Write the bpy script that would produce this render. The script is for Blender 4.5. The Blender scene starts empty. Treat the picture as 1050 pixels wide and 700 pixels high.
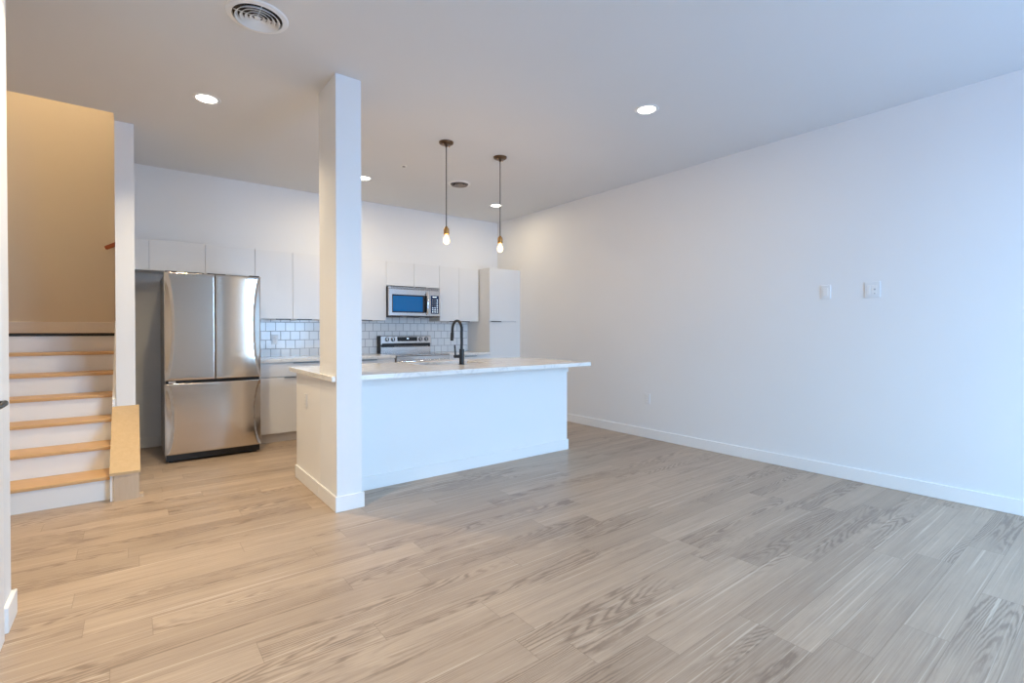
import bpy, bmesh, math, random
from mathutils import Vector, Matrix
random.seed(7)
SC = bpy.context.scene
COL = SC.collection
PI = math.pi

# ------------------------------------------------------------------ camera, world, exposure, daylight
cam_d = bpy.data.cameras.new('camera')
cam = bpy.data.objects.new('camera', cam_d); COL.objects.link(cam)
cam.location = (0, 0, 1.2257)
cam.rotation_euler = (math.radians(90 - 0.5376), 0, math.radians(-37.739))
cam_d.sensor_width = 36; cam_d.lens = 503.612 / 1050 * 36
cam_d.shift_y = -6.492 / 1050
cam_d.clip_start = 0.02
SC.camera = cam
SC.view_settings.view_transform = 'Standard'; SC.view_settings.look = 'None'
SC.view_settings.gamma = 1; SC.view_settings.use_curve_mapping = False
SC.view_settings.exposure = 0.13
SC.cycles.use_denoising = True
SC.cycles.max_bounces = 10; SC.cycles.diffuse_bounces = 7; SC.cycles.glossy_bounces = 4
SC.cycles.sample_clamp_indirect = 6

SKY = (0.37, 0.645, 0.98); SKY_STRENGTH = 18.5
GROUND = (.19, .31, .52)
CAN_COL = (1.0, 0.81, 0.53); CAN_W = 5.5
BULB_COL = (1.0, 0.68, 0.40); BULB_W = 5.5
w = bpy.data.worlds.new('daylight'); SC.world = w; w.use_nodes = True
wn = w.node_tree.nodes; wl = w.node_tree.links
bg = wn['Background']; bg.inputs[1].default_value = SKY_STRENGTH
tc = wn.new('ShaderNodeTexCoord'); sp_ = wn.new('ShaderNodeSeparateXYZ'); cr = wn.new('ShaderNodeValToRGB')
wl.new(tc.outputs['Generated'], sp_.inputs[0]); mr = wn.new('ShaderNodeMapRange')
wl.new(sp_.outputs[2], mr.inputs[0]); mr.inputs[1].default_value = -1; mr.inputs[2].default_value = 1
wl.new(mr.outputs[0], cr.inputs[0]); wl.new(cr.outputs[0], bg.inputs[0])
cr.color_ramp.elements[0].position = .46; cr.color_ramp.elements[0].color = (*GROUND, 1)
cr.color_ramp.elements[1].position = .52; cr.color_ramp.elements[1].color = (*SKY, 1)

XR, YB, ZC = 4.658, 6.403, 2.95        # right wall, kitchen back wall, ceiling
YF = -2.1                              # front wall (behind the camera)
WINS = [(2.0, 4.25, 0.08, 2.6)]       # windows of the front wall: x0,x1,z0,z1
def portal(name, loc, rot, sx, sy):
    l = bpy.data.lights.new(name, 'AREA'); l.shape = 'RECTANGLE'; l.size = sx; l.size_y = sy
    l.cycles.is_portal = True
    o = bpy.data.objects.new(name, l); COL.objects.link(o); o.location = loc; o.rotation_euler = rot
for (a, b, c, d) in WINS:
    portal('window_portal', ((a+b)/2, YF - .16, (c+d)/2), (PI/2, 0, 0), b - a, d - c)

# ------------------------------------------------------------------ materials
def newmat(name):
    m = bpy.data.materials.new(name); m.use_nodes = True
    nt = m.node_tree; b = nt.nodes['Principled BSDF']
    return m, nt, b
def N(nt, t, **kw):
    n = nt.nodes.new(t)
    for k, v in kw.items(): setattr(n, k, v)
    return n
def mth(nt, op, a, b=None, c=None):
    n = N(nt, 'ShaderNodeMath', operation=op)
    for i, v in enumerate((a, b, c)):
        if v is None: continue
        if isinstance(v, (int, float)): n.inputs[i].default_value = v
        else: nt.links.new(v, n.inputs[i])
    return n.outputs[0]
def mixc(nt, f, a, b, mode='MIX'):
    n = N(nt, 'ShaderNodeMix', data_type='RGBA', blend_type=mode)
    for s, v in ((n.inputs[0], f), (n.inputs[6], a), (n.inputs[7], b)):
        if isinstance(v, (int, float)): s.default_value = v
        elif isinstance(v, tuple): s.default_value = (*v, 1) if len(v) == 3 else v
        else: nt.links.new(v, s)
    return n.outputs[2]
def objco(nt):
    return N(nt, 'ShaderNodeTexCoord').outputs['Object']
def mapped(nt, scale, co=None):
    m = N(nt, 'ShaderNodeMapping'); m.inputs['Scale'].default_value = scale
    nt.links.new(co or objco(nt), m.inputs[0]); return m.outputs[0]
def noise(nt, vec, scale, detail=3, rough=.5, dist=0):
    n = N(nt, 'ShaderNodeTexNoise'); nt.links.new(vec, n.inputs['Vector'])
    n.inputs['Scale'].default_value = scale; n.inputs['Detail'].default_value = detail
    n.inputs['Roughness'].default_value = rough; n.inputs['Distortion'].default_value = dist
    return n.outputs[0]
def bump(nt, b, h, strength=.1, dist=.01):
    n = N(nt, 'ShaderNodeBump'); n.inputs['Strength'].default_value = strength; n.inputs['Distance'].default_value = dist
    nt.links.new(h, n.inputs['Height']); nt.links.new(n.outputs[0], b.inputs['Normal'])
def paint(name, col, rough=.6, var=.02, bmp=.05, scale=60):
    m, nt, b = newmat(name)
    co = objco(nt)
    f = noise(nt, co, 1.3, 2)
    nt.links.new(mixc(nt, f, tuple(c*(1-var) for c in col), tuple(min(1, c*(1+var)) for c in col)), b.inputs['Base Color'])
    b.inputs['Roughness'].default_value = rough
    if bmp: bump(nt, b, noise(nt, co, scale, 2), bmp, .002)
    return m
def plain(name, col, rough=.5, metal=0, spec=None, emit=None, es=0):
    m, nt, b = newmat(name)
    b.inputs['Base Color'].default_value = (*col, 1); b.inputs['Roughness'].default_value = rough
    b.inputs['Metallic'].default_value = metal
    if emit: b.inputs['Emission Color'].default_value = (*emit, 1); b.inputs['Emission Strength'].default_value = es
    return m
def steel(name, col=(.62, .6, .58), rough=.24, axis='x'):
    m, nt, b = newmat(name)
    s = (2, 2, 260) if axis == 'x' else (260, 260, 2)
    f = noise(nt, mapped(nt, s), 3, 2)
    nt.links.new(mth(nt, 'MULTIPLY_ADD', f, .12, rough - .06), b.inputs['Roughness'])
    nt.links.new(mixc(nt, f, tuple(c*.96 for c in col), tuple(c*1.04 for c in col)), b.inputs['Base Color'])
    b.inputs['Metallic'].default_value = 1
    return m
def wood(name, c1, c2, axis=0, rough=.42):
    m, nt, b = newmat(name)
    s = [22, 22, 22]; s[axis] = 1.6
    v = mapped(nt, tuple(s))
    f = noise(nt, v, 1.6, 5, .6, .6)
    f2 = noise(nt, v, 6, 3, .6)
    c = mixc(nt, f, c1, c2)
    c = mixc(nt, mth(nt, 'MULTIPLY', f2, .35), c, tuple(x*.72 for x in c1))
    nt.links.new(c, b.inputs['Base Color']); b.inputs['Roughness'].default_value = rough
    bump(nt, b, f2, .08, .002)
    return m

def floor_material():
    m, nt, b = newmat('oak_plank_floor')
    L = nt.links.new
    PW, PL = .152, 1.22
    sx = N(nt, 'ShaderNodeSeparateXYZ'); L(objco(nt), sx.inputs[0]); X, Y = sx.outputs[0], sx.outputs[1]
    yy = mth(nt, 'DIVIDE', mth(nt, 'ADD', Y, 20.0 - 2.135 + PW*14 - 20 + 30*PW), PW)
    row = mth(nt, 'FLOOR', yy)
    fy = mth(nt, 'FRACT', yy)
    wr = N(nt, 'ShaderNodeTexWhiteNoise', noise_dimensions='1D'); L(row, wr.inputs['W'])
    xx = mth(nt, 'ADD', mth(nt, 'DIVIDE', mth(nt, 'ADD', X, 40), PL), mth(nt, 'MULTIPLY', wr.outputs[0], 1.0))
    colm = mth(nt, 'FLOOR', xx); fx = mth(nt, 'FRACT', xx)
    cv = N(nt, 'ShaderNodeCombineXYZ'); L(row, cv.inputs[0]); L(colm, cv.inputs[1])
    wp = N(nt, 'ShaderNodeTexWhiteNoise', noise_dimensions='3D'); L(cv.outputs[0], wp.inputs['Vector'])
    rid = wp.outputs[0]
    sc_ = N(nt, 'ShaderNodeSeparateColor'); L(wp.outputs[1], sc_.inputs[0])
    r2, r3 = sc_.outputs[0], sc_.outputs[1]
    # plank-local coordinates
    gx = mth(nt, 'ADD', X, mth(nt, 'MULTIPLY', r2, 37.0))
    gy = mth(nt, 'ADD', Y, mth(nt, 'MULTIPLY', r3, 11.0))
    gv = N(nt, 'ShaderNodeCombineXYZ'); L(gx, gv.inputs[0]); L(gy, gv.inputs[1])
    def contrast(v, lo, hi):
        n = N(nt, 'ShaderNodeMapRange'); L(v, n.inputs[0]); n.inputs[1].default_value = lo; n.inputs[2].default_value = hi
        return n.outputs[0]
    def gn(sc3, scale, det, rough, dist=0):
        q = N(nt, 'ShaderNodeMapping'); q.inputs['Scale'].default_value = sc3; L(gv.outputs[0], q.inputs[0])
        return noise(nt, q.outputs[0], scale, det, rough, dist)
    fine = contrast(gn((1.3, 85, 1), 1.7, 6, .72), .36, .64)
    mid = contrast(gn((.7, 24, 1), 1.5, 4, .6, .5), .36, .66)
    broad = contrast(gn((.7, 5.5, 1), 1.2, 2, .5, .3), .35, .65)
    pale = contrast(gn((.5, 48, 1), 1.3, 4, .55, .8), .60, .70)
    # cathedral grain: contour lines of a slow field, only in the heart of some planks
    fld = gn((.5, 5.5, 1), 1.0, 1.6, .4, .1)
    jag = gn((5, 34, 1), 1.6, 3, .6)
    con = contrast(mth(nt, 'PINGPONG', mth(nt, 'MULTIPLY_ADD', jag, 2.6, mth(nt, 'MULTIPLY', fld, 74.0)), 1.0), .35, .85)
    blot = contrast(gn((2.2, 9, 1), 2.2, 4, .65), .38, .66)
    heart = contrast(gn((.8, 4.5, 1), 1.0, 2, .5), .47, .57)
    cathm = mth(nt, 'MULTIPLY', mth(nt, 'MULTIPLY', con, heart), mth(nt, 'GREATER_THAN', r3, .2))
    base = mixc(nt, rid, (.345, .255, .183), (.51, .39, .287))
    c = mixc(nt, mth(nt, 'MULTIPLY', broad, .38), base, (.30, .215, .15))
    c = mixc(nt, mth(nt, 'MULTIPLY', blot, .32), c, (.27, .195, .145))
    c = mixc(nt, mth(nt, 'MULTIPLY', mid, .36), c, (.25, .178, .125))
    c = mixc(nt, mth(nt, 'MULTIPLY', fine, .38), c, (.60, .485, .38))
    c = mixc(nt, mth(nt, 'MULTIPLY', cathm, .7), c, (.19, .132, .095))
    c = mixc(nt, mth(nt, 'MULTIPLY', pale, .6), c, (.70, .60, .48))
    ex = mth(nt, 'MINIMUM', fx, mth(nt, 'SUBTRACT', 1.0, fx))
    ey = mth(nt, 'MINIMUM', fy, mth(nt, 'SUBTRACT', 1.0, fy))
    gap = mth(nt, 'MAXIMUM', mth(nt, 'LESS_THAN', ex, .0011), mth(nt, 'LESS_THAN', ey, .009))
    c = mixc(nt, mth(nt, 'MULTIPLY', gap, .38), c, (.12, .085, .06))
    L(c, b.inputs['Base Color'])
    L(mth(nt, 'MULTIPLY_ADD', fine, .14, .29), b.inputs['Roughness'])
    b.inputs['Specular IOR Level'].default_value = .42
    h = mth(nt, 'SUBTRACT', mth(nt, 'MULTIPLY', fine, .3), mth(nt, 'ADD', mth(nt, 'MULTIPLY', gap, 1.0), mth(nt, 'MULTIPLY', cathm, .4)))
    bump(nt, b, h, .18, .002)
    return m

def tile_material():
    m, nt, b = newmat('glazed_wall_tile')
    sx = N(nt, 'ShaderNodeSeparateXYZ'); nt.links.new(objco(nt), sx.inputs[0])
    cv = N(nt, 'ShaderNodeCombineXYZ'); nt.links.new(mth(nt, 'ADD', sx.outputs[0], 11.0-1.364), cv.inputs[0]); nt.links.new(mth(nt, 'SUBTRACT', sx.outputs[2], .898-.107*4), cv.inputs[1])
    br = N(nt, 'ShaderNodeTexBrick'); nt.links.new(cv.outputs[0], br.inputs['Vector'])
    br.inputs['Scale'].default_value = 1; br.inputs['Brick Width'].default_value = .11; br.inputs['Row Height'].default_value = .107
    br.inputs['Mortar Size'].default_value = .0035; br.inputs['Mortar Smooth'].default_value = .1
    br.inputs['Color1'].default_value = (.78, .79, .80, 1); br.inputs['Color2'].default_value = (.84, .85, .86, 1)
    br.inputs['Mortar'].default_value = (.38, .39, .42, 1)
    nt.links.new(br.outputs[0], b.inputs['Base Color'])
    nt.links.new(mth(nt, 'MULTIPLY_ADD', br.outputs[1], .5, .14), b.inputs['Roughness'])
    bump(nt, b, mth(nt, 'SUBTRACT', 1.0, br.outputs[1]), .5, .003)
    return m

def quartz_material():
    m, nt, b = newmat('white_quartz')
    co = objco(nt)
    n1 = noise(nt, co, 2.2, 6, .6, 1.6)
    v = mth(nt, 'ABSOLUTE', mth(nt, 'SUBTRACT', n1, .5))
    vein = mth(nt, 'POWER', mth(nt, 'SUBTRACT', 1.0, mth(nt, 'MINIMUM', mth(nt, 'MULTIPLY', v, 22.0), 1.0)), 2.0)
    c = mixc(nt, mth(nt, 'MULTIPLY', vein, .35), (.80, .785, .76), (.45, .43, .41))
    c = mixc(nt, mth(nt, 'MULTIPLY', noise(nt, co, 40, 3), .12), c, (.6, .58, .55))
    nt.links.new(c, b.inputs['Base Color']); b.inputs['Roughness'].default_value = .16
    return m

def glass_pane():
    m = bpy.data.materials.new('window_glass'); m.use_nodes = True; nt = m.node_tree
    for n in list(nt.nodes): nt.nodes.remove(n)
    out = N(nt, 'ShaderNodeOutputMaterial'); mix = N(nt, 'ShaderNodeMixShader')
    t = N(nt, 'ShaderNodeBsdfTransparent'); g = N(nt, 'ShaderNodeBsdfGlossy'); g.inputs['Roughness'].default_value = .02
    fr = N(nt, 'ShaderNodeFresnel'); fr.inputs[0].default_value = 1.25
    nt.links.new(fr.outputs[0], mix.inputs[0]); nt.links.new(t.outputs[0], mix.inputs[1]); nt.links.new(g.outputs[0], mix.inputs[2])
    nt.links.new(mix.outputs[0], out.inputs[0]); return m

M = dict(
    wall=paint('white_wall_paint', (.79, .795, .80), .62),
    ceil=paint('ceiling_paint', (.70, .71, .72), .8),
    warmlit_wall=paint('warm_lit_wall_paint', (.74, .69, .60), .65),  # white wall paint with the stairwell's warm light tinted into its colour
    trim=paint('white_trim_paint', (.84, .835, .825), .38, .01, 0),
    floor=floor_material(), tile=tile_material(), quartz=quartz_material(), pane=glass_pane(),
    cab=paint('cabinet_laminate', (.77, .77, .765), .34, .01, 0),
    toe=paint('toe_kick_laminate', (.62, .58, .53), .5, .01, 0),
    black=plain('black_metal', (.008, .008, .009), .38, 0),
    blackmatt=plain('black_plastic', (.015, .014, .014), .55),
    blackgl=plain('black_glass', (.008, .009, .012), .06),
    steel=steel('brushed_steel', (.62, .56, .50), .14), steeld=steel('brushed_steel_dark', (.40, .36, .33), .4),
    steelsm=steel('appliance_steel', (.68, .67, .67), .22),
    chrome=plain('chrome', (.85, .85, .86), .09, 1),
    oak=wood('stair_oak', (.56, .33, .145), (.72, .46, .23)),
    oakz=wood('knee_wall_oak', (.52, .345, .175), (.65, .47, .265), 2),
    oakp=wood('unfinished_oak', (.55, .40, .27), (.68, .53, .38), 2),
    red=wood('handrail_wood', (.30, .065, .02), (.45, .12, .04)),
    bluefilm=plain('blue_protective_film', (.0, .135, .40), .1),
    bluepanel=plain('dark_blue_panel', (.006, .03, .09), .15),
    white=plain('white_plastic', (.82, .82, .81), .35),
    plate=plain('outlet_plastic', (.76, .77, .78), .3),
    slot=plain('outlet_slot', (.42, .42, .44), .5),
    grey=plain('grey_metal', (.38, .37, .36), .4, .6),
    bronze=plain('dark_bronze', (.17, .10, .055), .35, .9),
    brass=plain('aged_brass', (.52, .30, .11), .32, 1),
    vent=plain('tan_painted_metal', (.30, .26, .23), .5),
    duct=plain('duct_interior', (.05, .035, .025), .9),
    lens=plain('led_lens', (1, 1, 1), .5, 0, None, (1.0, .93, .84), 9),
    fil=plain('glowing_filament', (1, .8, .5), .5, 0, None, (1.0, .66, .30), 160),
    clock=plain('display_digits', (.7, .8, .9), .4, 0, None, (.7, .85, 1), 1.2),
)
def bulb_glass():
    m = bpy.data.materials.new('bulb_glass'); m.use_nodes = True; nt = m.node_tree
    for n in list(nt.nodes): nt.nodes.remove(n)
    out = N(nt, 'ShaderNodeOutputMaterial')
    mix = N(nt, 'ShaderNodeMixShader'); add = N(nt, 'ShaderNodeAddShader')
    t = N(nt, 'ShaderNodeBsdfTransparent'); t.inputs[0].default_value = (1, .9, .75, 1)
    g = N(nt, 'ShaderNodeBsdfGlossy'); g.inputs['Roughness'].default_value = .05
    e = N(nt, 'ShaderNodeEmission'); e.inputs[0].default_value = (1, .74, .42, 1); e.inputs[1].default_value = 1.3
    lw = N(nt, 'ShaderNodeLayerWeight'); lw.inputs[0].default_value = .25
    nt.links.new(lw.outputs[1], mix.inputs[0]); nt.links.new(t.outputs[0], mix.inputs[1]); nt.links.new(g.outputs[0], mix.inputs[2])
    nt.links.new(mix.outputs[0], add.inputs[0]); nt.links.new(e.outputs[0], add.inputs[1]); nt.links.new(add.outputs[0], out.inputs[0])
    return m
M['bulb'] = bulb_glass()

# ------------------------------------------------------------------ mesh helpers (all coordinates are world coordinates)
def B(): return bmesh.new()
def box(bm, x0, x1, y0, y1, z0, z1, bev=0, seg=2):
    r = bmesh.ops.create_cube(bm, size=1)
    vs = r['verts']
    for v in vs:
        v.co = Vector(((x0+x1)/2 + v.co.x*(x1-x0), (y0+y1)/2 + v.co.y*(y1-y0), (z0+z1)/2 + v.co.z*(z1-z0)))
    if bev:
        es = list({e for v in vs for e in v.link_edges})
        bmesh.ops.bevel(bm, geom=es, offset=bev, segments=seg, affect='EDGES', profile=.5)
    return bm
def bx(*a, **k): return box(B(), *a, **k)
def cyl(bm, c, r, h, axis='z', n=32, r2=None):
    r2 = r if r2 is None else r2
    R = {'z': Matrix.Identity(4), 'y': Matrix.Rotation(-PI/2, 4, 'X'), 'x': Matrix.Rotation(PI/2, 4, 'Y')}[axis]
    mat = Matrix.Translation(Vector(c)) @ R @ Matrix.Translation((0, 0, h/2))
    bmesh.ops.create_cone(bm, cap_ends=True, segments=n, radius1=r, radius2=r2, depth=h, matrix=mat)
    return bm
def lathe(bm, c, prof, n=40, smooth=True):
    """revolve (r,z) profile about the vertical axis through c"""
    rings = []
    for (r, z) in prof:
        if r < 1e-6: rings.append([bm.verts.new((c[0], c[1], c[2]+z))])
        else: rings.append([bm.verts.new((c[0]+r*math.cos(2*PI*i/n), c[1]+r*math.sin(2*PI*i/n), c[2]+z)) for i in range(n)])
    for a, b_ in zip(rings, rings[1:]):
        for i in range(n):
            j = (i+1) % n
            q = [a[i % len(a)], a[j % len(a)], b_[j % len(b_)], b_[i % len(b_)]]
            q2 = []
            for v in q:
                if v not in q2: q2.append(v)
            if len(q2) > 2: bm.faces.new(q2)
    bmesh.ops.recalc_face_normals(bm, faces=bm.faces)
    return bm
def tube(bm, pts, r, n=12, rads=None):
    pts = [Vector(p) for p in pts]; rings = []
    up = Vector((0, 0, 1))
    for i, p in enumerate(pts):
        t = (pts[min(i+1, len(pts)-1)] - pts[max(i-1, 0)]).normalized()
        if i == 0:
            ref = up if abs(t.z) < .9 else Vector((0, 1, 0))
            u = t.cross(ref).normalized()
        else: u = (u - t*u.dot(t)).normalized()
        v = t.cross(u); rr = rads[i] if rads else r
        rings.append([bm.verts.new(p + (u*math.cos(2*PI*k/n) + v*math.sin(2*PI*k/n))*rr) for k in range(n)])
    for a, b_ in zip(rings, rings[1:]):
        for k in range(n): bm.faces.new((a[k], a[(k+1) % n], b_[(k+1) % n], b_[k]))
    bm.faces.new(rings[0][::-1]); bm.faces.new(rings[-1])
    bmesh.ops.recalc_face_normals(bm, faces=bm.faces)
    return bm
def prism_x(bm, prof, x0, x1):
    """extrude a closed (y,z) polygon from x0 to x1"""
    a = [bm.verts.new((x0, y, z)) for y, z in prof]; b_ = [bm.verts.new((x1, y, z)) for y, z in prof]
    bm.faces.new(a); bm.faces.new(b_[::-1]); n = len(a)
    for i in range(n): bm.faces.new((a[i], b_[i], b_[(i+1) % n], a[(i+1) % n]))
    bmesh.ops.recalc_face_normals(bm, faces=bm.faces); return bm
def prism_z(bm, prof, z0, z1):
    a = [bm.verts.new((x, y, z0)) for x, y in prof]; b_ = [bm.verts.new((x, y, z1)) for x, y in prof]
    bm.faces.new(a[::-1]); bm.faces.new(b_); n = len(a)
    for i in range(n): bm.faces.new((a[i], a[(i+1) % n], b_[(i+1) % n], b_[i]))
    bmesh.ops.recalc_face_normals(bm, faces=bm.faces); return bm

ORG = {}
def obj(name, bm, mat, parent=None, smooth=False, keep=False):
    if parent is None:
        xs = [v.co for v in bm.verts]
        org = Vector((0, 0, 0)) if keep else Vector(((min(v.x for v in xs)+max(v.x for v in xs))/2, (min(v.y for v in xs)+max(v.y for v in xs))/2, min(v.z for v in xs)))
    else: org = ORG[parent]
    for v in bm.verts: v.co -= org
    me = bpy.data.meshes.new(name); bm.to_mesh(me); bm.free()
    o = bpy.data.objects.new(name, me); COL.objects.link(o)
    me.materials.append(M[mat] if isinstance(mat, str) else mat)
    if smooth:
        for p in me.polygons: p.use_smooth = True
        try: me.set_sharp_from_angle(angle=math.radians(35))
        except Exception: pass
    if parent is None: o.location = org
    else: o.parent = parent
    ORG[o] = org
    return o
def tag(o, label, cat=None, group=None):
    o['label'] = label
    if cat: o['category'] = cat
    if group: o['group'] = group
    return o
def thing(name, loc, label, cat, group=None):
    o = bpy.data.objects.new(name, None); COL.objects.link(o); o.location = loc; o.empty_display_size = .1
    ORG[o] = Vector(loc); return tag(o, label, cat, group)
def struct(name, bm, mat, label=None, parent=None):
    o = obj(name, bm, mat, parent, keep=True)
    o['kind'] = 'structure'
    if label: o['label'] = label
    return o

# ------------------------------------------------------------------ the room
BH = .105
XL, YL = -.4177, 2.985                 # left wall face, its far end
XS0, XS1 = -1.25, -.13                 # stair flight
YS, RISE, RUN = 4.603, .1715, .265
YLAND = YS + 6*RUN; ZL = 7*RISE; YSB = 7.4
struct('floor', bx(-1.6, XR+.1, YF-.1, YSB+.1, -.06, 0), 'floor', 'wide plank floor in pale grey-brown oak')
# ceiling with the stairwell opening cut out
bm = B()
box(bm, -1.5, XR+.1, YF-.1, 5.027, ZC, ZC+.3)
box(bm, -.105, XR+.1, 5.027, YB+.1, ZC, ZC+.3)
struct('ceiling', bm, 'ceil', 'flat white ceiling over living room and kitchen')
struct('wall_right', bx(XR, XR+.1, YF-.1, YB+.1, 0, ZC), 'wall', 'long white wall on the right')
struct('wall_back', bx(.0, XR, YB, YB+.1, 0, ZC), 'wall', 'white kitchen wall behind cabinets')
bm = B(); a, b_, c, d = WINS[0]
box(bm, -1.5, a, YF-.1, YF, 0, ZC); box(bm, b_, XR, YF-.1, YF, 0, ZC)
box(bm, a, b_, YF-.1, YF, 0, c); box(bm, a, b_, YF-.1, YF, d, ZC)
struct('wall_front', bm, 'wall', 'white wall with wide window behind the viewer')
for i, (a, b_, c, d) in enumerate(WINS):
    win = B(); t = .06
    box(win, a, b_, YF-.09, YF-.02, c, c+t); box(win, a, b_, YF-.09, YF-.02, d-t, d)
    for xx in (a, (a+b_)/2 - t/2, b_-t): box(win, xx, xx+t, YF-.09, YF-.02, c+t, d-t)
    wo = struct('window_%d' % (i+1), win, 'trim', 'wide white framed window')
    obj('pane', bx(a+t, b_-t, YF-.058, YF-.052, c+t, d-t), 'pane', wo)
    obj('sill', bx(a-.05, b_+.05, YF-.02, YF+.05, c-.03, c, bev=.004), 'trim', wo)
# left wall with its door, then the return into the stair hall
DY0, DY1, DZ = 1.80, 2.665, 2.05
bm = B()
box(bm, XL-.115, XL, YF, DY0, 0, ZC); box(bm, XL-.115, XL, DY1, YL, 0, ZC); box(bm, XL-.115, XL, DY0, DY1, DZ, ZC)
box(bm, -1.5, XL-.115, YL-.115, YL, 0, ZC)
struct('wall_left', bm, 'wall', 'white wall at the far left edge')
struct('wall_stair', bx(-1.5, XS0-.001, YL, YSB, 0, 5.6), 'warmlit_wall', 'wall on the far side of the stairs')
bm = B(); cz = .085
box(bm, XL, XL+.014, DY0-cz, DY0, 0, DZ+cz, bev=.003); box(bm, XL, XL+.014, DY1, DY1+cz, 0, DZ+cz, bev=.003)
box(bm, XL, XL+.014, DY0, DY1, DZ, DZ+cz, bev=.003)
struct('trim_1', bm, 'trim', 'white casing around the door at far left')
dr = struct('door_1', bx(XL-.045, XL-.006, DY0+.003, DY1-.003, .008, DZ-.003, bev=.002), 'trim', 'white door at the far left edge')
hy = DY1 - .062
h = B(); cyl(h, (XL-.006, hy, .955), .026, .010, 'x', 24); cyl(h, (XL+.004, hy, .955), .010, .036, 'x', 16)
tube(h, [(XL+.040, hy+.012, .955), (XL+.044, hy-.02, .955), (XL+.043, hy-.06, .953), (XL+.038, hy-.115, .950)], .009, 12, [.010, .010, .009, .008])
tag(obj('door_handle', h, 'black', dr, True), 'black lever handle')
# baseboards
bbp = .013
def bb(name, boxes, label):
    bm = B()
    for q in boxes: box(bm, *q, bev=.0025, seg=1)
    return struct(name, bm, 'trim', label)
bb('baseboard_right', [(XR-bbp-.002, XR, YF, 5.80, 0, BH)], 'white baseboard along the right wall')
bb('baseboard_left', [(XL, XL+bbp+.004, DY1+cz+.06, YL+.016, 0, BH), (XL-.115, XL+.012, YL, YL+bbp, 0, BH), (XL, XL+bbp, YF, DY0-cz, 0, BH)], 'white baseboard on the left wall end')
bb('baseboard_back', [(.036, .22, YB-bbp, YB, 0, BH)], 'short white baseboard beside the fridge')
bb('baseboard_front', [(XL, XR, YF, YF+bbp, 0, BH)], 'white baseboard of the front wall')
# wall between stairs and kitchen, and the open stairwell above the landing
WX0, WX1, WY0 = -.105, .022, 5.2
bm = B()
box(bm, WX0, WX1, WY0, YLAND+.1, 0, ZC); box(bm, WX0, WX1, YLAND+.1, YB+.1, 0, 1.1)
box(bm, WX0, WX1, YLAND+.1, YB+.1, 1.1, ZC)
struct('wall_wing', bm, 'wall', 'narrow white end of wall between stairs and kitchen')
bm = B()
box(bm, XS0-.25, 2.6, YSB, YSB+.1, 0, 5.6)
box(bm, WX0, WX0+.1, 5.027, YB+.1, ZC+.3, 5.6); box(bm, WX0, 2.6, YB+.1, YB+.2, ZC+.3, 5.6)
box(bm, XS0-.25, WX0+.1, 4.927, 5.027, ZC+.3, 5.6)
box(bm, 2.5, 2.6, YB+.1, YSB, 0, 5.6)
struct('wall_stairwell', bm, 'warmlit_wall', 'tall tan-lit wall at the back of the stairwell')
struct('ceiling_stairwell', bx(XS0-.25, 2.6, 4.93, YSB+.1, 5.6, 5.7), 'ceil', 'ceiling above the stairwell')
bb('baseboard_landing', [(XS0, WX1, YSB-bbp, YSB, ZL, ZL+.12)], 'baseboard along the stair landing')

# pillar
PX0, PX1, PY0, PY1 = 1.0885, 1.2619, 3.3362, 3.708
p = thing('pillar', ((PX0+PX1)/2, (PY0+PY1)/2, 0), 'white square pillar rising from floor to ceiling at the island corner', 'pillar')
p['kind'] = 'structure'
obj('shaft', bx(PX0, PX1, PY0, PY1, 0, ZC), 'wall', p)
bm = B()
box(bm, PX0-bbp, PX1+bbp, PY0-bbp, PY0, 0, BH, bev=.0025, seg=1)
box(bm, PX0-bbp, PX0, PY0, PY1, 0, BH, bev=.0025, seg=1); box(bm, PX1, PX1+bbp, PY0, 3.65, 0, BH, bev=.0025, seg=1)
obj('baseboard', bm, 'trim', p)

# ------------------------------------------------------------------ staircase
st = thing('staircase', ((XS0+XS1)/2, YS, 0), 'straight stair with white risers and oak treads behind the left wall', 'stairs')
for k in range(7):
    y = YS + k*RUN
    rb = bx(XS0, XS1, y+(.0005 if k else 0), y+.02, max(0, k*RISE-.03), (k+1)*RISE - .0252)
    obj('riser', rb, 'trim', st)
    if k < 6:
        tb = B(); box(tb, XS0, XS1, y-.02, y+RUN, (k+1)*RISE-.025, (k+1)*RISE, bev=.006, seg=3)
        obj('tread', tb, 'oak', st)
tag(obj('landing_nosing', bx(XS0, WX0, YLAND-.02, YLAND+.04, ZL-.026, ZL+.001, bev=.003), 'blackmatt', st), 'black edge strip of the landing')
obj('landing', bx(XS0, WX0, YLAND+.04, YSB-.001, ZL-.025, ZL), 'oak', st)
sk = B()
prism_x(sk, [(4.535, 0), (4.535, .185), (5.197, .572), (5.201, .66), (YLAND+.01, ZL+.12), (YLAND+.01, 0)], XS1, XS1+.021)
tag(obj('skirt_board', sk, 'trim', st), 'white skirt board')
for k in range(6):                       # second flight, turning right behind the kitchen
    x = WX1 + .05 + k*RUN
    obj('upper_tread', bx(x-.02, x+RUN, YB+.21, YSB-.001, ZL+(k+1)*RISE-.025, ZL+(k+1)*RISE), 'oak', st)
    obj('upper_riser', bx(x, x+.02, YB+.21, YSB-.001, ZL+k*RISE, ZL+(k+1)*RISE-.025), 'trim', st)

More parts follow.
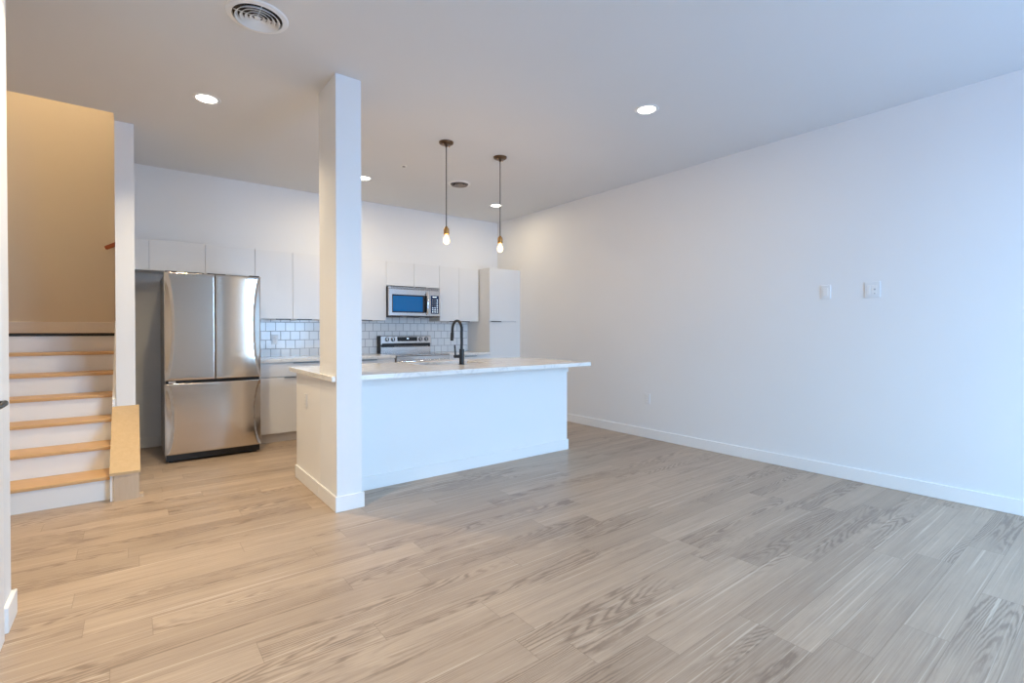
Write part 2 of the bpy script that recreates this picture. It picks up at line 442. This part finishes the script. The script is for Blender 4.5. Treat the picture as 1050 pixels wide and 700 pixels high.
# knee wall with its sloped oak cap
kw = thing('knee_wall', (-.045, 4.53, 0), 'low knee wall with sloping pale oak board at the foot of the stairs', 'knee wall')
bm = B(); prism_x(bm, [(4.535, 0), (4.535, .185), (5.199, .575), (5.199, 0)], XS1+.022, .030)
obj('body', bm, 'trim', kw)
tag(obj('end_panel', bx(XS1+.021, .036, 4.515, 4.534, 0, .188), 'oakp', kw), 'pinkish unfinished oak front panel')
bm = B()
sl = (.599-.208)/(5.2-4.505)
prism_x(bm, [(4.500, .190), (4.500, .208), (5.199, .601), (5.199, .576), (4.52, .194)], XS1-.002, .044)
tag(obj('cap', bm, 'oakz', kw), 'golden plywood cap board')
obj('shoe_block', bx(.038, .062, 4.535, 4.60, 0, .022), 'oakp', kw)

# handrail on the far stairwell wall
hr = thing('handrail', (.3, 7.33, 2.2), 'reddish wooden handrail end poking out beside the narrow wall', 'handrail')
bm = B(); tube(bm, [(-.238, 7.325, 2.172), (-.225, 7.325, 2.178), (1.9, 7.325, 2.178+2.125*RISE/RUN*.9)], .024, 14, [.018, .024, .024])
obj('rail', bm, 'red', hr, True)
for x in (-.14, 1.2):
    z = 2.178 + (x+.225)*RISE/RUN*.9; bm = B()
    tube(bm, [(x, 7.325, z-.02), (x, 7.34, z-.06), (x, 7.395, z-.07)], .007, 8)
    obj('bracket', bm, 'bronze', hr, True)

# ------------------------------------------------------------------ island
IX1, IY0, IY1 = 3.554, 3.6641, 4.36
CT = .914
isl = thing('kitchen_island', (2.3, 4.0, 0), 'long white kitchen island cabinet standing behind the square pillar', 'kitchen island')
bm = B()
box(bm, 1.2745, IX1, IY0, IY0+.02, 0, .8785)                   # front panel
box(bm, IX1-.02, IX1, IY0+.02, IY1, 0, .8785)                  # right end
box(bm, PX0+.001, PX0+.02, PY1+.001, IY1, 0, .8785)                 # left end panel, flush with the pillar
box(bm, PX0+.02, IX1-.02, IY1-.02, IY1, .10, .8785)            # kitchen side
box(bm, PX0+.02, IX1-.02, IY0+.06, IY1-.02, .08, .10)
obj('body', bm, 'trim', isl)
bm = B()
box(bm, PX1+bbp+.001, IX1+bbp, IY0-bbp, IY0-.0002, 0, BH, bev=.0025, seg=1)
box(bm, IX1+.0002, IX1+bbp, IY0, IY1, 0, BH, bev=.0025, seg=1)
box(bm, PX0-bbp, PX0, PY1+.001, IY1, 0, BH, bev=.0025, seg=1)
obj('baseboard', bm, 'trim', isl)
bm = B(); box(bm, PX1+.001, IX1+.006, IY0-.012, IY0-.0002, .802, .8785); box(bm, IX1+.0002, IX1+.006, IY0, IY1, .802, .8785)
obj('apron', bm, 'trim', isl)
for k in range(5):                                                  # cabinet doors facing the kitchen
    x0 = PX0 + .03 + k*.485
    d = obj('door', bx(x0, x0+.478, IY1, IY1+.019, .105, .872, bev=.0015), 'cab', isl)
    obj('pull', bx(x0+.16, x0+.31, IY1+.019, IY1+.034, .862, .870), 'black', d)

# island countertop with a cut-out for the sink
SX0, SX1, SY0, SY1 = 2.08, 2.76, 3.96, 4.33
bm = B(); z0, z1 = .879, CT
CX0, CX1, CY0, CY1 = 1.0624, 3.5505+.03, 3.3516, 4.49
xs = [CX0, PX0-.0005, PX1+.0005, SX0, SX1, CX1]; ys = [CY0, PY1+.0005, SY0, SY1, CY1]
vt = {}
def V(x, y, z):
    k = (round(x, 5), round(y, 5), round(z, 5))
    if k not in vt: vt[k] = bm.verts.new(k)
    return vt[k]
cells = []
for i in range(5):
    for j in range(4):
        y0_, y1_ = ys[j], ys[j+1]
        if i == 1 and j == 0: continue
        if i == 3 and j == 2: continue
        cells.append((i, j))
for (i, j) in cells:
    q = [(xs[i], ys[j]), (xs[i+1], ys[j]), (xs[i+1], ys[j+1]), (xs[i], ys[j+1])]
    bm.faces.new([V(x, y, z1) for x, y in q]); bm.faces.new([V(x, y, z0) for x, y in q][::-1])
    for (di, dj, a_, c_) in ((0, -1, 0, 1), (1, 0, 1, 2), (0, 1, 2, 3), (-1, 0, 3, 0)):
        if (i+di, j+dj) not in cells:
            bm.faces.new([V(*q[a_], z0), V(*q[c_], z0), V(*q[c_], z1), V(*q[a_], z1)])
bmesh.ops.recalc_face_normals(bm, faces=bm.faces)
it = obj('island_countertop', bm, 'quartz')
tag(it, 'white quartz countertop with faint veins wrapping the pillar on the island', 'countertop')
bv = it.modifiers.new('bevel', 'BEVEL'); bv.width = .002; bv.segments = 2; bv.limit_method = 'ANGLE'

# sink
sk = thing('sink', ((SX0+SX1)/2, (SY0+SY1)/2, .68), 'steel sink bowl set into the island top behind the black tap', 'sink')
bm = B(); t = .004
box(bm, SX0-.012, SX1+.012, SY0-.012, SY1+.012, .68, .684)
box(bm, SX0-.012, SX0-.006, SY0-.012, SY1+.012, .684, .8785); box(bm, SX1+.006, SX1+.012, SY0-.012, SY1+.012, .684, .8785)
box(bm, SX0-.006, SX1+.006, SY0-.012, SY0-.006, .684, .8785); box(bm, SX0-.006, SX1+.006, SY1+.006, SY1+.012, .684, .8785)
obj('bowl', bm, 'steelsm', sk)
obj('drain', cyl(B(), ((SX0+SX1)/2, (SY0+SY1)/2, .684), .045, .003), 'grey', sk)

# faucet
FX, FY = 2.402, 3.86
fa = thing('kitchen_faucet', (FX, FY, CT), 'matte black gooseneck tap standing on the island countertop', 'tap')
bm = B(); cyl(bm, (FX, FY, CT), .026, .006); cyl(bm, (FX, FY, CT+.006), .0225, .135)
obj('base', bm, 'black', fa, True)
pts = [(FX, FY, CT+.13), (FX, FY, CT+.22), (FX, FY, 1.235)]
R_ = .082
for k in range(1, 13):
    a = PI*k/12; pts.append((FX, FY + R_*(1-math.cos(a)), 1.235 + R_*math.sin(a)))
pts += [(FX, FY+2*R_+.004, 1.20)]
obj('neck', tube(B(), pts, .0125, 16), 'black', fa, True)
bm = B(); tube(bm, [(FX, FY+2*R_+.004, 1.205), (FX, FY+2*R_+.012, 1.13)], .016, 16, [.0165, .0155])
obj('spray_head', bm, 'black', fa, True)
bm = B(); tube(bm, [(FX-.015, FY, .99), (FX-.078, FY, .99)], .015, 16)
lv = obj('handle', bm, 'black', fa, True)
obj('lever', tube(B(), [(FX-.068, FY, .99), (FX-.069, FY, 1.04), (FX-.074, FY, 1.095)], .005, 10, [.0085, .0075, .0065]), 'black', lv, True)

# ------------------------------------------------------------------ outlets
def outlet(name, label, c, n, wd=.072, ht=.117, kind='duplex', group='wall plates'):
    """c centre on the wall, n 'x-' (faces -x) or 'y-' (faces -y)"""
    o = thing(name, c, label, 'outlet' if kind != 'blank' else 'wall plate', group)
    def pb(u0, u1, z0, z1, d0, d1, bev=0):
        if n == 'x-': return bx(c[0]-d1, c[0]-d0, c[1]+u0, c[1]+u1, c[2]+z0, c[2]+z1, bev=bev)
        return bx(c[0]+u0, c[0]+u1, c[1]-d1, c[1]-d0, c[2]+z0, c[2]+z1, bev=bev)
    obj('plate', pb(-wd/2, wd/2, -ht/2, ht/2, 0, .007, .0025), 'plate', o)
    if kind == 'duplex':
        for s in (-1, 1):
            r = obj('receptacle', pb(-.017, .017, s*.0255-.019, s*.0255+.019, .007, .009, .001), 'white', o)
            bm = B()
            for u in (-.007, .006):
                q = (c[0]-.0094, c[0]-.0088, c[1]+u, c[1]+u+.002, c[2]+s*.0255-.002, c[2]+s*.0255+.008) if n == 'x-' else \
                    (c[0]+u, c[0]+u+.002, c[1]-.0094, c[1]-.0088, c[2]+s*.0255-.002, c[2]+s*.0255+.008)
                box(bm, *q)
            obj('slots', bm, 'slot', r)
    elif kind == 'media':
        obj('receptacle', pb(-.03, .004, -.036, .036, .007, .009, .001), 'white', o)
        obj('cable_jack', pb(-.022, -.010, -.004, .008, .009, .013, .001), 'slot', o)
        obj('cable_port', pb(-.020, -.012, -.034, -.026, .009, .012, .001), 'slot', o)
        obj('switch_insert', pb(.012, .034, -.036, .036, .007, .010, .001), 'white', o)
    else:
        obj('rocker', pb(-.017, .017, -.034, .034, .007, .010, .001), 'white', o)
    return o
outlet('wall_plate', 'smaller white plate on the upper right wall, farther from the viewer', (XR, 1.666, 1.552), 'x-', kind='blank')
outlet('wall_outlet', 'wider white media plate with dark jacks high on the right wall', (XR, 1.335, 1.550), 'x-', wd=.105, ht=.125, kind='media')
outlet('wall_outlet', 'low white outlet just above the baseboard of the right wall', (XR, 3.487, .448), 'x-')
outlet('wall_outlet', 'white outlet on the end panel of the island', (PX0+.001, 4.076, .668), 'x-')
outlet('wall_outlet', 'white outlet set in the tiles beside the fridge', (1.352, YB-.012, 1.118), 'y-')

# ------------------------------------------------------------------ kitchen run
UZ0, UZ1, UY = 1.358, 2.132, 6.077
PULL = 'black'
def pull(x0, x1, y, z, parent):                      # thin edge pull lapping over a door edge
    bm = B(); box(bm, x0, x1, y-.020, y+.0, z-.004, z-.001); box(bm, x0, x1, y-.020, y-.017, z-.010, z-.001)
    return tag(obj('pull', bm, PULL, parent), 'black edge pull')
def upper(label, x0, x1, z0, seam, pulls, grp='upper cabinets', name='upper_cabinet'):
    o = thing(name, ((x0+x1)/2, (UY+YB)/2, z0), label, 'cabinet', grp)
    obj('body', bx(x0+.0005, x1-.0005, UY+.02, YB-.0135, z0, UZ1), 'cab', o)
    for (a, b_, pl) in ((x0, seam, pulls[0]), (seam, x1, pulls[1])):
        d = obj('door', bx(a+.0018, b_-.0018, UY, UY+.019, z0+.002, UZ1-.001, bev=.0012), 'cab', o)
        if pl: pull(pl[0], pl[1], UY, z0+.002, d)
    return o
outer_fill = obj('cabinet_filler', bx(.024, .1375, UY+.002, UY+.30, 1.8275, UZ1), 'cab')
tag(outer_fill, 'narrow filler panel between the stair wall and the cabinet over the fridge', 'panel')
upper('short two-door cabinet above the fridge', .138, 1.088, 1.8275, .614, ((.43, .60), (.632, .80)))
upper('tall white upper cabinet just right of the fridge', 1.0885, 1.870, UZ0, 1.481, ((1.297, 1.455), (1.525, 1.69)))
upper('tall white upper cabinet left of the microwave', 1.8705, 2.6285, UZ0, 2.25, ((2.07, 2.235), (2.27, 2.43)))
upper('short white cabinet directly above the microwave', 2.629, 3.418, 1.815, 3.024, ((2.68, 3.01), (3.04, 3.20)))
upper('white upper cabinet between the microwave and the pantry', 3.4185, 4.0745, UZ0, 3.738, ((3.57, 3.72), (3.752, 3.908)))

# pantry
PYF = 5.813
pa = thing('pantry_cabinet', (4.33, 6.1, 0), 'tall white pantry cabinet in the corner by the right wall', 'cabinet')
obj('body', bx(4.0895, 4.575, PYF+.02, YB-.001, .1, UZ1), 'cab', pa)
obj('toe_kick', bx(4.0895, 4.575, PYF+.07, YB-.001, 0, .1), 'toe', pa)
d = obj('door', bx(4.091, 4.573, PYF, PYF+.019, 1.362, UZ1-.001, bev=.0012), 'cab', pa); pull(4.105, 4.285, PYF, 1.362, d)
obj('door', bx(4.091, 4.573, PYF, PYF+.019, .102, 1.350, bev=.0012), 'cab', pa)
obj('filler', bx(4.5755, XR-.001, PYF+.004, PYF+.03, .0, UZ1), 'cab', pa)

# base cabinets
BY = 5.80
def base_cab(label, x0, x1, drawer_pull, seam, door_pulls):
    o = thing('base_cabinet', ((x0+x1)/2, 6.1, 0), label, 'cabinet', 'base cabinets')
    obj('body', bx(x0+.0005, x1-.0005, BY+.02, YB-.001, .1, .8785), 'cab', o)
    obj('toe_kick', bx(x0+.0005, x1-.0005, BY+.055, BY+.075, 0, .1), 'toe', o)
    dw = obj('drawer', bx(x0+.002, x1-.002, BY, BY+.019, .722, .868, bev=.0012), 'cab', o)
    bm = B(); box(bm, drawer_pull[0], drawer_pull[1], BY-.020, BY, .864, .869); obj('pull', bm, PULL, dw)
    for (a, b_, pl) in ((x0, seam, door_pulls[0]), (seam, x1, door_pulls[1])):
        d = obj('door', bx(a+.0018, b_-.0018, BY, BY+.019, .105, .712, bev=.0012), 'cab', o)
        obj('pull', bx(pl[0], pl[1], BY-.020, BY, .708, .713), PULL, d)
base_cab('white base cabinet with drawer just right of the fridge', 1.066, 1.87, (1.416, 1.70), 1.481, ((1.323, 1.468), (1.494, 1.64)))
base_cab('white base cabinet left of the range', 1.8705, 2.622, (2.10, 2.38), 2.25, ((2.09, 2.235), (2.265, 2.41)))
base_cab('white base cabinet between the range and pantry', 3.402, 4.0885, (3.66, 3.85), 3.745, ((3.585, 3.73), (3.76, 3.905)))
def ctop(label, x0, x1):
    o = obj('back_countertop', bx(x0, x1, BY-.025, YB-.001, .879, CT, bev=.002), 'quartz')
    return tag(o, label, 'countertop')
ctop('white quartz worktop running from the fridge to the range', 1.066, 2.622)
ctop('short white quartz worktop between the range and pantry', 3.402, 4.0885)
bs = obj('tile_backsplash', bx(1.05, 4.0745, YB-.012, YB-.0005, CT+.0005, UZ0+.45), 'tile', keep=True)
tag(bs, 'white glazed tile backsplash with grey grout under the upper cabinets', 'backsplash')

# ------------------------------------------------------------------ fridge
GX0, GX1, GY = .2325, 1.0328, 5.464
fr = thing('refrigerator', ((GX0+GX1)/2, 5.9, 0), 'stainless steel french door refrigerator with bottom freezer drawer', 'refrigerator')
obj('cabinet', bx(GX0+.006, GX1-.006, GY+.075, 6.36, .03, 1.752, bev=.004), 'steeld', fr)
obj('base_grille', bx(GX0+.012, GX1-.012, GY+.045, GY+.10, .018, .075), 'blackmatt', fr)
obj('door_gasket', bx(GX0+.012, GX1-.012, GY+.050, GY+.0748, .075, 1.750), 'blackmatt', fr)
for x in (GX0+.05, GX1-.05):
    for y in (GY+.09, 6.28): obj('foot', cyl(B(), (x, y, 0), .018, .03), 'blackmatt', fr)
def smooth01(t): t = max(0., min(1., t)); return t*t*(3-2*t)
def fridge_panel(x0, x1, z0, z1, left_scoop, right_scoop, nx=64, nz=48):
    """bowed door skin; the outer edge is scooped inside a long arc that serves as the grip"""
    bm = B(); W = x1-x0; H = z1-z0
    grid = []
    def depth(x, z):
        u = (x-GX0)/(GX1-GX0); d = .003*(1-(2*u-1)**2)         # gentle bow over the full width
        tz = (z-z0)/H
        arc = .074*max(0., math.sin(PI*min(1, max(0, tz))))**.45
        for on, dist in ((left_scoop, x-x0), (right_scoop, x1-x)):
            if on and arc > 1e-4:
                s = 1 - smooth01((dist-arc+.016)/.016)
                d -= .024*s*min(1, arc/.03)*(1-.5*dist/max(arc, .001))
        ed = min(x-x0, x1-x, z-z0, z1-z)
        if ed < .008: d -= .008*(1-math.sqrt(max(0., 1-(1-ed/.008)**2)))
        return d
    def spaced(n, L_):
        pts = [0, .001, .0025, .005, .008]
        inner = [.008+(L_-.016)*i/n for i in range(1, n)]
        return pts + inner + [L_-p for p in reversed(pts)]
    X_ = spaced(nx, W); Z_ = spaced(nz, H)
    for x in X_: grid.append([bm.verts.new((x0+x, GY+.012-depth(x0+x, z0+z), z0+z)) for z in Z_])
    for i in range(len(X_)-1):
        for j in range(len(Z_)-1): bm.faces.new((grid[i][j], grid[i+1][j], grid[i+1][j+1], grid[i][j+1]))
    yb = GY+.050
    loop = [grid[i][0] for i in range(len(X_))] + [grid[-1][j] for j in range(1, len(Z_))] + \
           [grid[i][-1] for i in range(len(X_)-2, -1, -1)] + [grid[0][j] for j in range(len(Z_)-2, 0, -1)]
    back = [bm.verts.new((v.co.x, yb, v.co.z)) for v in loop]
    n = len(loop)
    for i in range(n): bm.faces.new((loop[i], loop[(i+1) % n], back[(i+1) % n], back[i]))
    bm.faces.new(back)
    bmesh.ops.recalc_face_normals(bm, faces=bm.faces)
    return bm
XM = .634
obj('door', fridge_panel(GX0, XM-.0025, .762, 1.764, True, False), 'steel', fr, True)
obj('door', fridge_panel(XM+.0025, GX1, .762, 1.764, False, True), 'steel', fr, True)
obj('freezer_drawer', fridge_panel(GX0, GX1, .078, .735, True, True, 110), 'steel', fr, True)
tag(obj('hinge', bx(GX0+.03, GX0+.085, GY+.008, GY+.049, .738, .758, bev=.002), 'chrome', fr), 'small chrome hinge under the left door')
for x in (GX0+.01, GX1-.10): obj('hinge_cover', bx(x, x+.09, GY+.03, GY+.12, 1.7525, 1.775, bev=.004), 'blackmatt', fr)
tag(obj('brand_plate', bx(.91, .965, GY+.0045, GY+.0075, 1.705, 1.715), 'chrome', fr), 'small chrome badge')

# ------------------------------------------------------------------ microwave
mw = thing('microwave', (3.0, 6.2, 1.405), 'over-the-range steel microwave with blue film on its door', 'microwave')
MX0, MX1, MY, MZ0, MZ1 = 2.632, 3.388, 6.004, 1.408, 1.801
obj('cabinet', bx(MX0, MX1, MY+.03, YB-.0135, MZ0, MZ1, bev=.003), 'blackmatt', mw)
XD = 3.222
dr_ = B(); box(dr_, MX0, XD-.001, MY, MY+.029, MZ0+.012, MZ1-.030, bev=.004)
md = obj('door', dr_, 'steelsm', mw)
obj('window_frame', bx(MX0+.045, XD-.030, MY-.002, MY-.0002, 1.462, 1.700, bev=.0008), 'blackgl', md)
tag(obj('window', bx(MX0+.055, XD-.105, MY-.004, MY-.0022, 1.478, 1.682, bev=.0008), 'bluefilm', md), 'bright blue film over the window')
hb = B()
hx = XD-.048
tube(hb, [(hx, MY-.002, 1.445), (hx, MY-.030, 1.470), (hx, MY-.040, 1.52), (hx, MY-.042, 1.59), (hx, MY-.040, 1.66), (hx, MY-.030, 1.72), (hx, MY-.002, 1.748)], .012, 14)
obj('handle', hb, 'chrome', md, True)
obj('control_frame', bx(XD+.001, MX1, MY, MY+.029, MZ0+.012, MZ1-.030, bev=.004), 'steelsm', mw)
cp = obj('control_panel', bx(XD+.018, MX1-.022, MY-.002, MY-.0002, 1.455, 1.705, bev=.0008), 'bluepanel', mw)
obj('clock_display', bx(XD+.045, XD+.105, MY-.003, MY-.0022, 1.680, 1.690), 'clock', cp)
for r in range(7):
    for c in range(3):
        x = XD+.040+c*.034; z = 1.648-r*.028
        obj('button', bx(x, x+.016, MY-.003, MY-.0022, z-.005, z+.004), 'clock' if (c == 2 or r > 3) else 'grey', cp)
bm = B()
box(bm, MX0, MX1, MY+.001, MY+.029, MZ1-.028, MZ1-.001, bev=.002)
vg = obj('vent_grille', bm, 'steelsm', mw)
bm = B()
for k in range(3): box(bm, MX0+.03, MX1-.03, MY-.0005, MY+.0008, MZ1-.024+k*.007, MZ1-.021+k*.007)
obj('vent_slots', bm, 'blackmatt', vg)
obj('bottom_trim', bx(MX0, MX1, MY+.001, MY+.029, MZ0, MZ0+.010, bev=.002), 'blackmatt', mw)
for x in (2.84, 3.12): tag(obj('cooktop_lamp', bx(x, x+.07, MY+.06, MY+.12, MZ0-.004, MZ0-.0001), 'white', mw), 'lamp lens under the microwave')

# ------------------------------------------------------------------ range
rg = thing('electric_range', (3.01, 6.05, 0), 'freestanding steel electric range with knobs on its upright back panel', 'range')
RX0, RX1 = 2.628, 3.396
obj('body', bx(RX0, RX1, 5.79, 6.385, .03, .900, bev=.003), 'steeld', rg)
ck = obj('cooktop', bx(RX0-.002, RX1+.002, 5.765, 6.30, .901, .9165, bev=.004), 'steelsm', rg)
obj('glass_top', bx(RX0+.012, RX1-.012, 5.795, 6.295, .9166, .918), 'blackgl', ck)
for (x, y, r) in ((2.83, 5.92, .105), (3.20, 5.92, .085), (2.83, 6.16, .075), (3.20, 6.16, .105)):
    bm = B(); lathe(bm, (x, y, .9182), [(r-.004, 0), (r, .0004), (r, .0006), (r-.004, .0006)])
    obj('burner_ring', bm, 'grey', rg)
bm = B(); prism_x(bm, [(6.30, .918), (6.30, 1.02), (6.285, 1.035), (6.295, 1.145), (6.315, 1.158), (6.380, 1.158), (6.385, .918)], RX0+.012, RX1-.002)
bgd = obj('back_panel', bm, 'steelsm', rg)
obj('side_cap', bx(RX0, RX0+.011, 6.28, 6.386, .918, 1.152, bev=.003), 'blackmatt', bgd)
ky = 6.283
obj('display', bx(2.885, 3.175, ky-.004, ky+.006, 1.080, 1.138, bev=.001), 'blackgl', bgd)
obj('clock_digits', bx(3.015, 3.045, ky-.0048, ky-.0042, 1.108, 1.122), 'clock', bgd)
for x in (2.735, 2.82, 3.235, 3.325):
    k_ = obj('knob', cyl(cyl(B(), (x, ky-.003, 1.105), .025, .008, 'y', 28), (x, ky-.030, 1.105), .019, .027, 'y', 28), 'steelsm', bgd, True)
    obj('knob_grip', bx(x-.004, x+.004, ky-.040, ky-.030, 1.088, 1.122, bev=.001), 'blackmatt', k_)
    obj('knob_bezel', lathe(B(), (x, 0, 0), [(0, 0)]) if False else cyl(B(), (x, ky+.004, 1.105), .031, .002, 'y', 28), 'black', k_)
obj('glass_band', bx(RX0+.03, RX1-.02, 6.274, 6.299, 1.000, 1.052, bev=.003), 'blackgl', bgd)
bm = B(); tube(bm, [(RX0+.20, 6.270, 1.006), (RX1-.06, 6.270, 1.010)], .0045, 8)
obj('trim_bar', bm, 'chrome', bgd, True)
obj('oven_door', bx(RX0+.004, RX1-.004, 5.752, 5.789, .20, .80, bev=.004), 'steelsm', rg)
obj('oven_window', bx(RX0+.12, RX1-.12, 5.749, 5.7518, .33, .66), 'blackgl', rg)
bm = B(); tube(bm, [(RX0+.05, 5.752, .83), (RX0+.05, 5.712, .835), (RX0+.07, 5.70, .835), (RX1-.07, 5.70, .835), (RX1-.05, 5.712, .835), (RX1-.05, 5.752, .83)], .011, 12)
obj('oven_handle', bm, 'chrome', rg, True)
obj('front_rail', bx(RX0+.004, RX1-.004, 5.760, 5.789, .805, .897, bev=.004), 'steelsm', rg)
obj('storage_drawer', bx(RX0+.004, RX1-.004, 5.755, 5.789, .06, .195, bev=.004), 'steelsm', rg)
obj('leveling_foot', bx(RX0+.02, RX1-.02, 5.85, 6.35, 0, .03), 'blackmatt', rg)

# ------------------------------------------------------------------ ceiling fixtures
def lamp(name, kind, loc, parent, col, watts, size=.05, rot=(0, 0, 0), spread=None):
    l = bpy.data.lights.new(name, kind); l.color = col; l.energy = watts
    if kind == 'AREA':
        l.shape = 'DISK'; l.size = size
        if spread: l.spread = spread
    else: l.shadow_soft_size = size
    o = bpy.data.objects.new(name, l); COL.objects.link(o)
    o.parent = parent; o.location = Vector(loc) - ORG[parent]; o.rotation_euler = rot
    return o
def can(x, y, label, zc=ZC, watts=CAN_W, spread=180):
    o = thing('recessed_light', (x, y, zc), label, 'ceiling light', 'recessed ceiling lights')
    bm = B(); lathe(bm, (x, y, zc), [(.066, -.0005), (.069, -.005), (.088, -.004), (.092, -.0005)], 40)
    obj('trim_ring', bm, 'white', o, True)
    bm = B(); lathe(bm, (x, y, zc), [(0, -.0075), (.052, -.0065), (.066, -.003), (.066, -.0008)], 40)
    obj('lens', bm, 'lens', o, True)
    lamp('recessed_lamp', 'AREA', (x, y, zc-.012), o, CAN_COL, watts, .13, spread=math.radians(spread))
    return o
can(.450, 4.290, 'glowing recessed light above the open floor left of the pillar', watts=19, spread=125)
can(3.188, 2.400, 'glowing recessed light alone on the right of the ceiling')
can(2.085, 5.431, 'glowing recessed light peeping out just right of the pillar top', watts=11.5)
can(3.979, 5.501, 'glowing recessed light behind the right pendant cord')
can(-.1, 2.62, 'added fill light, out of view in the ceiling beside the top of the left wall end', watts=19, spread=110)  # added out of view to throw warm light on the left floor
can(.1, -.5, 'added fill light, unseen in the ceiling behind the viewer', watts=12, spread=120)  # unseen fill lamp, added to brighten the room from behind the camera

def pendant(x, y, zs, label):
    """zs: top of the socket"""
    o = thing('pendant_light', (x, y, ZC), label, 'pendant light', 'pendants over the island')
    bm = B(); lathe(bm, (x, y, ZC), [(0, -.022), (.054, -.020), (.064, -.013), (.067, -.002), (.067, -.0005)], 40)
    cpy = obj('canopy', bm, 'bronze', o, True)
    bm = B()
    for a in (0.4, 0.4+PI): cyl(bm, (x+.045*math.cos(a), y+.045*math.sin(a), ZC-.030), .006, .006)
    obj('canopy_screw', bm, 'brass', cpy)
    obj('cord_grip', cyl(B(), (x, y, ZC-.045), .010, .02), 'bronze', cpy, True)
    obj('cord', cyl(B(), (x, y, zs), .0042, ZC-.04-zs, n=12), 'blackmatt', o, True)
    bm = B(); lathe(bm, (x, y, zs), [(0, .012), (.010, .010), (.014, 0), (.023, -.010), (.025, -.022), (.025, -.062), (.021, -.066), (0, -.066)], 32)
    s = obj('socket', bm, 'brass', o, True)
    zb = zs-.066
    bm = B(); lathe(bm, (x, y, zb), [(.013, 0), (.015, -.010), (.025, -.028), (.030, -.045), (.031, -.056), (.027, -.072), (.017, -.083), (0, -.088)], 32)
    bl = obj('bulb', bm, 'bulb', o, True)
    bm = B()
    for k in range(6):
        a = 2*PI*k/6
        tube(bm, [(x+.009*math.cos(a), y+.009*math.sin(a), zb-.030), (x+.012*math.cos(a+.5), y+.012*math.sin(a+.5), zb-.068)], .0016, 6)
    obj('filament', bm, 'fil', bl)
    lamp('pendant_lamp', 'POINT', (x, y, zb-.050), o, BULB_COL, BULB_W, .03)
pendant(2.288, 3.94, 2.170, 'left bare-bulb pendant hanging over the island, nearer the pillar')
pendant(2.908, 3.95, 2.158, 'right bare-bulb pendant hanging over the island, nearer the right wall')

def diffuser(x, y, label, s=1.0, ring='white'):
    o = thing('ceiling_vent', (x, y, ZC), label, 'vent', 'round ceiling vents')
    bm = B(); lathe(bm, (x, y, ZC), [(.122*s, -.002), (.125*s, -.012), (.150*s, -.008), (.156*s, -.0005)], 48)
    obj('flange', bm, 'white', o, True)
    for k, (r0, r1) in enumerate(((.112, .098), (.088, .074), (.064, .051), (.041, .029))[::1 if ring == 'white' else 2]):
        bm = B(); lathe(bm, (x, y, ZC), [(r0*s, -.020+.002*k), (r1*s, -.004), (r1*s-.0015, -.0045), (r0*s-.002, -.0215+.002*k), (r0*s, -.020+.002*k)], 48)
        obj('louver_ring', bm, ring, o, True)
    obj('center_cap', lathe(B(), (x, y, ZC), [(0, -.016), (.014*s, -.015), (.017*s, -.008), (.012*s, -.003)], 24), ring, o, True)
    bm = B(); box(bm, x-.118*s, x+.118*s, y-.003, y+.003, ZC-.0045, ZC-.0025); box(bm, x-.003, x+.003, y-.118*s, y+.118*s, ZC-.0045, ZC-.0025)
    obj('crossbar', bm, 'white', o)
    obj('duct_opening', cyl(B(), (x, y, ZC-.0018), .121*s, .0013, n=48), 'duct', o)
diffuser(.556, 3.000, 'large round vent with ring louvers at the top edge of the view')
diffuser(3.053, 4.955, 'small dark-slotted round vent between the two pendants', .86, 'vent')
sp = thing('sprinkler_head', (2.262, 4.774, ZC), 'tiny sprinkler cap on the ceiling left of the pendants', 'sprinkler')
obj('escutcheon', lathe(B(), (2.262, 4.774, ZC), [(0, -.006), (.03, -.005), (.036, -.0005)], 24), 'white', sp, True)
obj('cap', cyl(B(), (2.262, 4.774, ZC-.014), .016, .008, n=20), 'grey', sp, True)

# stairwell lamp, above the opening
sl_ = thing('flush_ceiling_lamp', (-.7, 6.2, 5.6), 'round flush lamp on the stairwell ceiling', 'ceiling light')
obj('shade', lathe(B(), (-.7, 6.2, 5.6), [(0, -.09), (.12, -.075), (.17, -.04), (.18, -.001)], 32), 'lens', sl_, True)
lamp('stairwell_lamp', 'POINT', (-.7, 6.2, 5.35), sl_, (1.0, .74, .46), 46, .12)
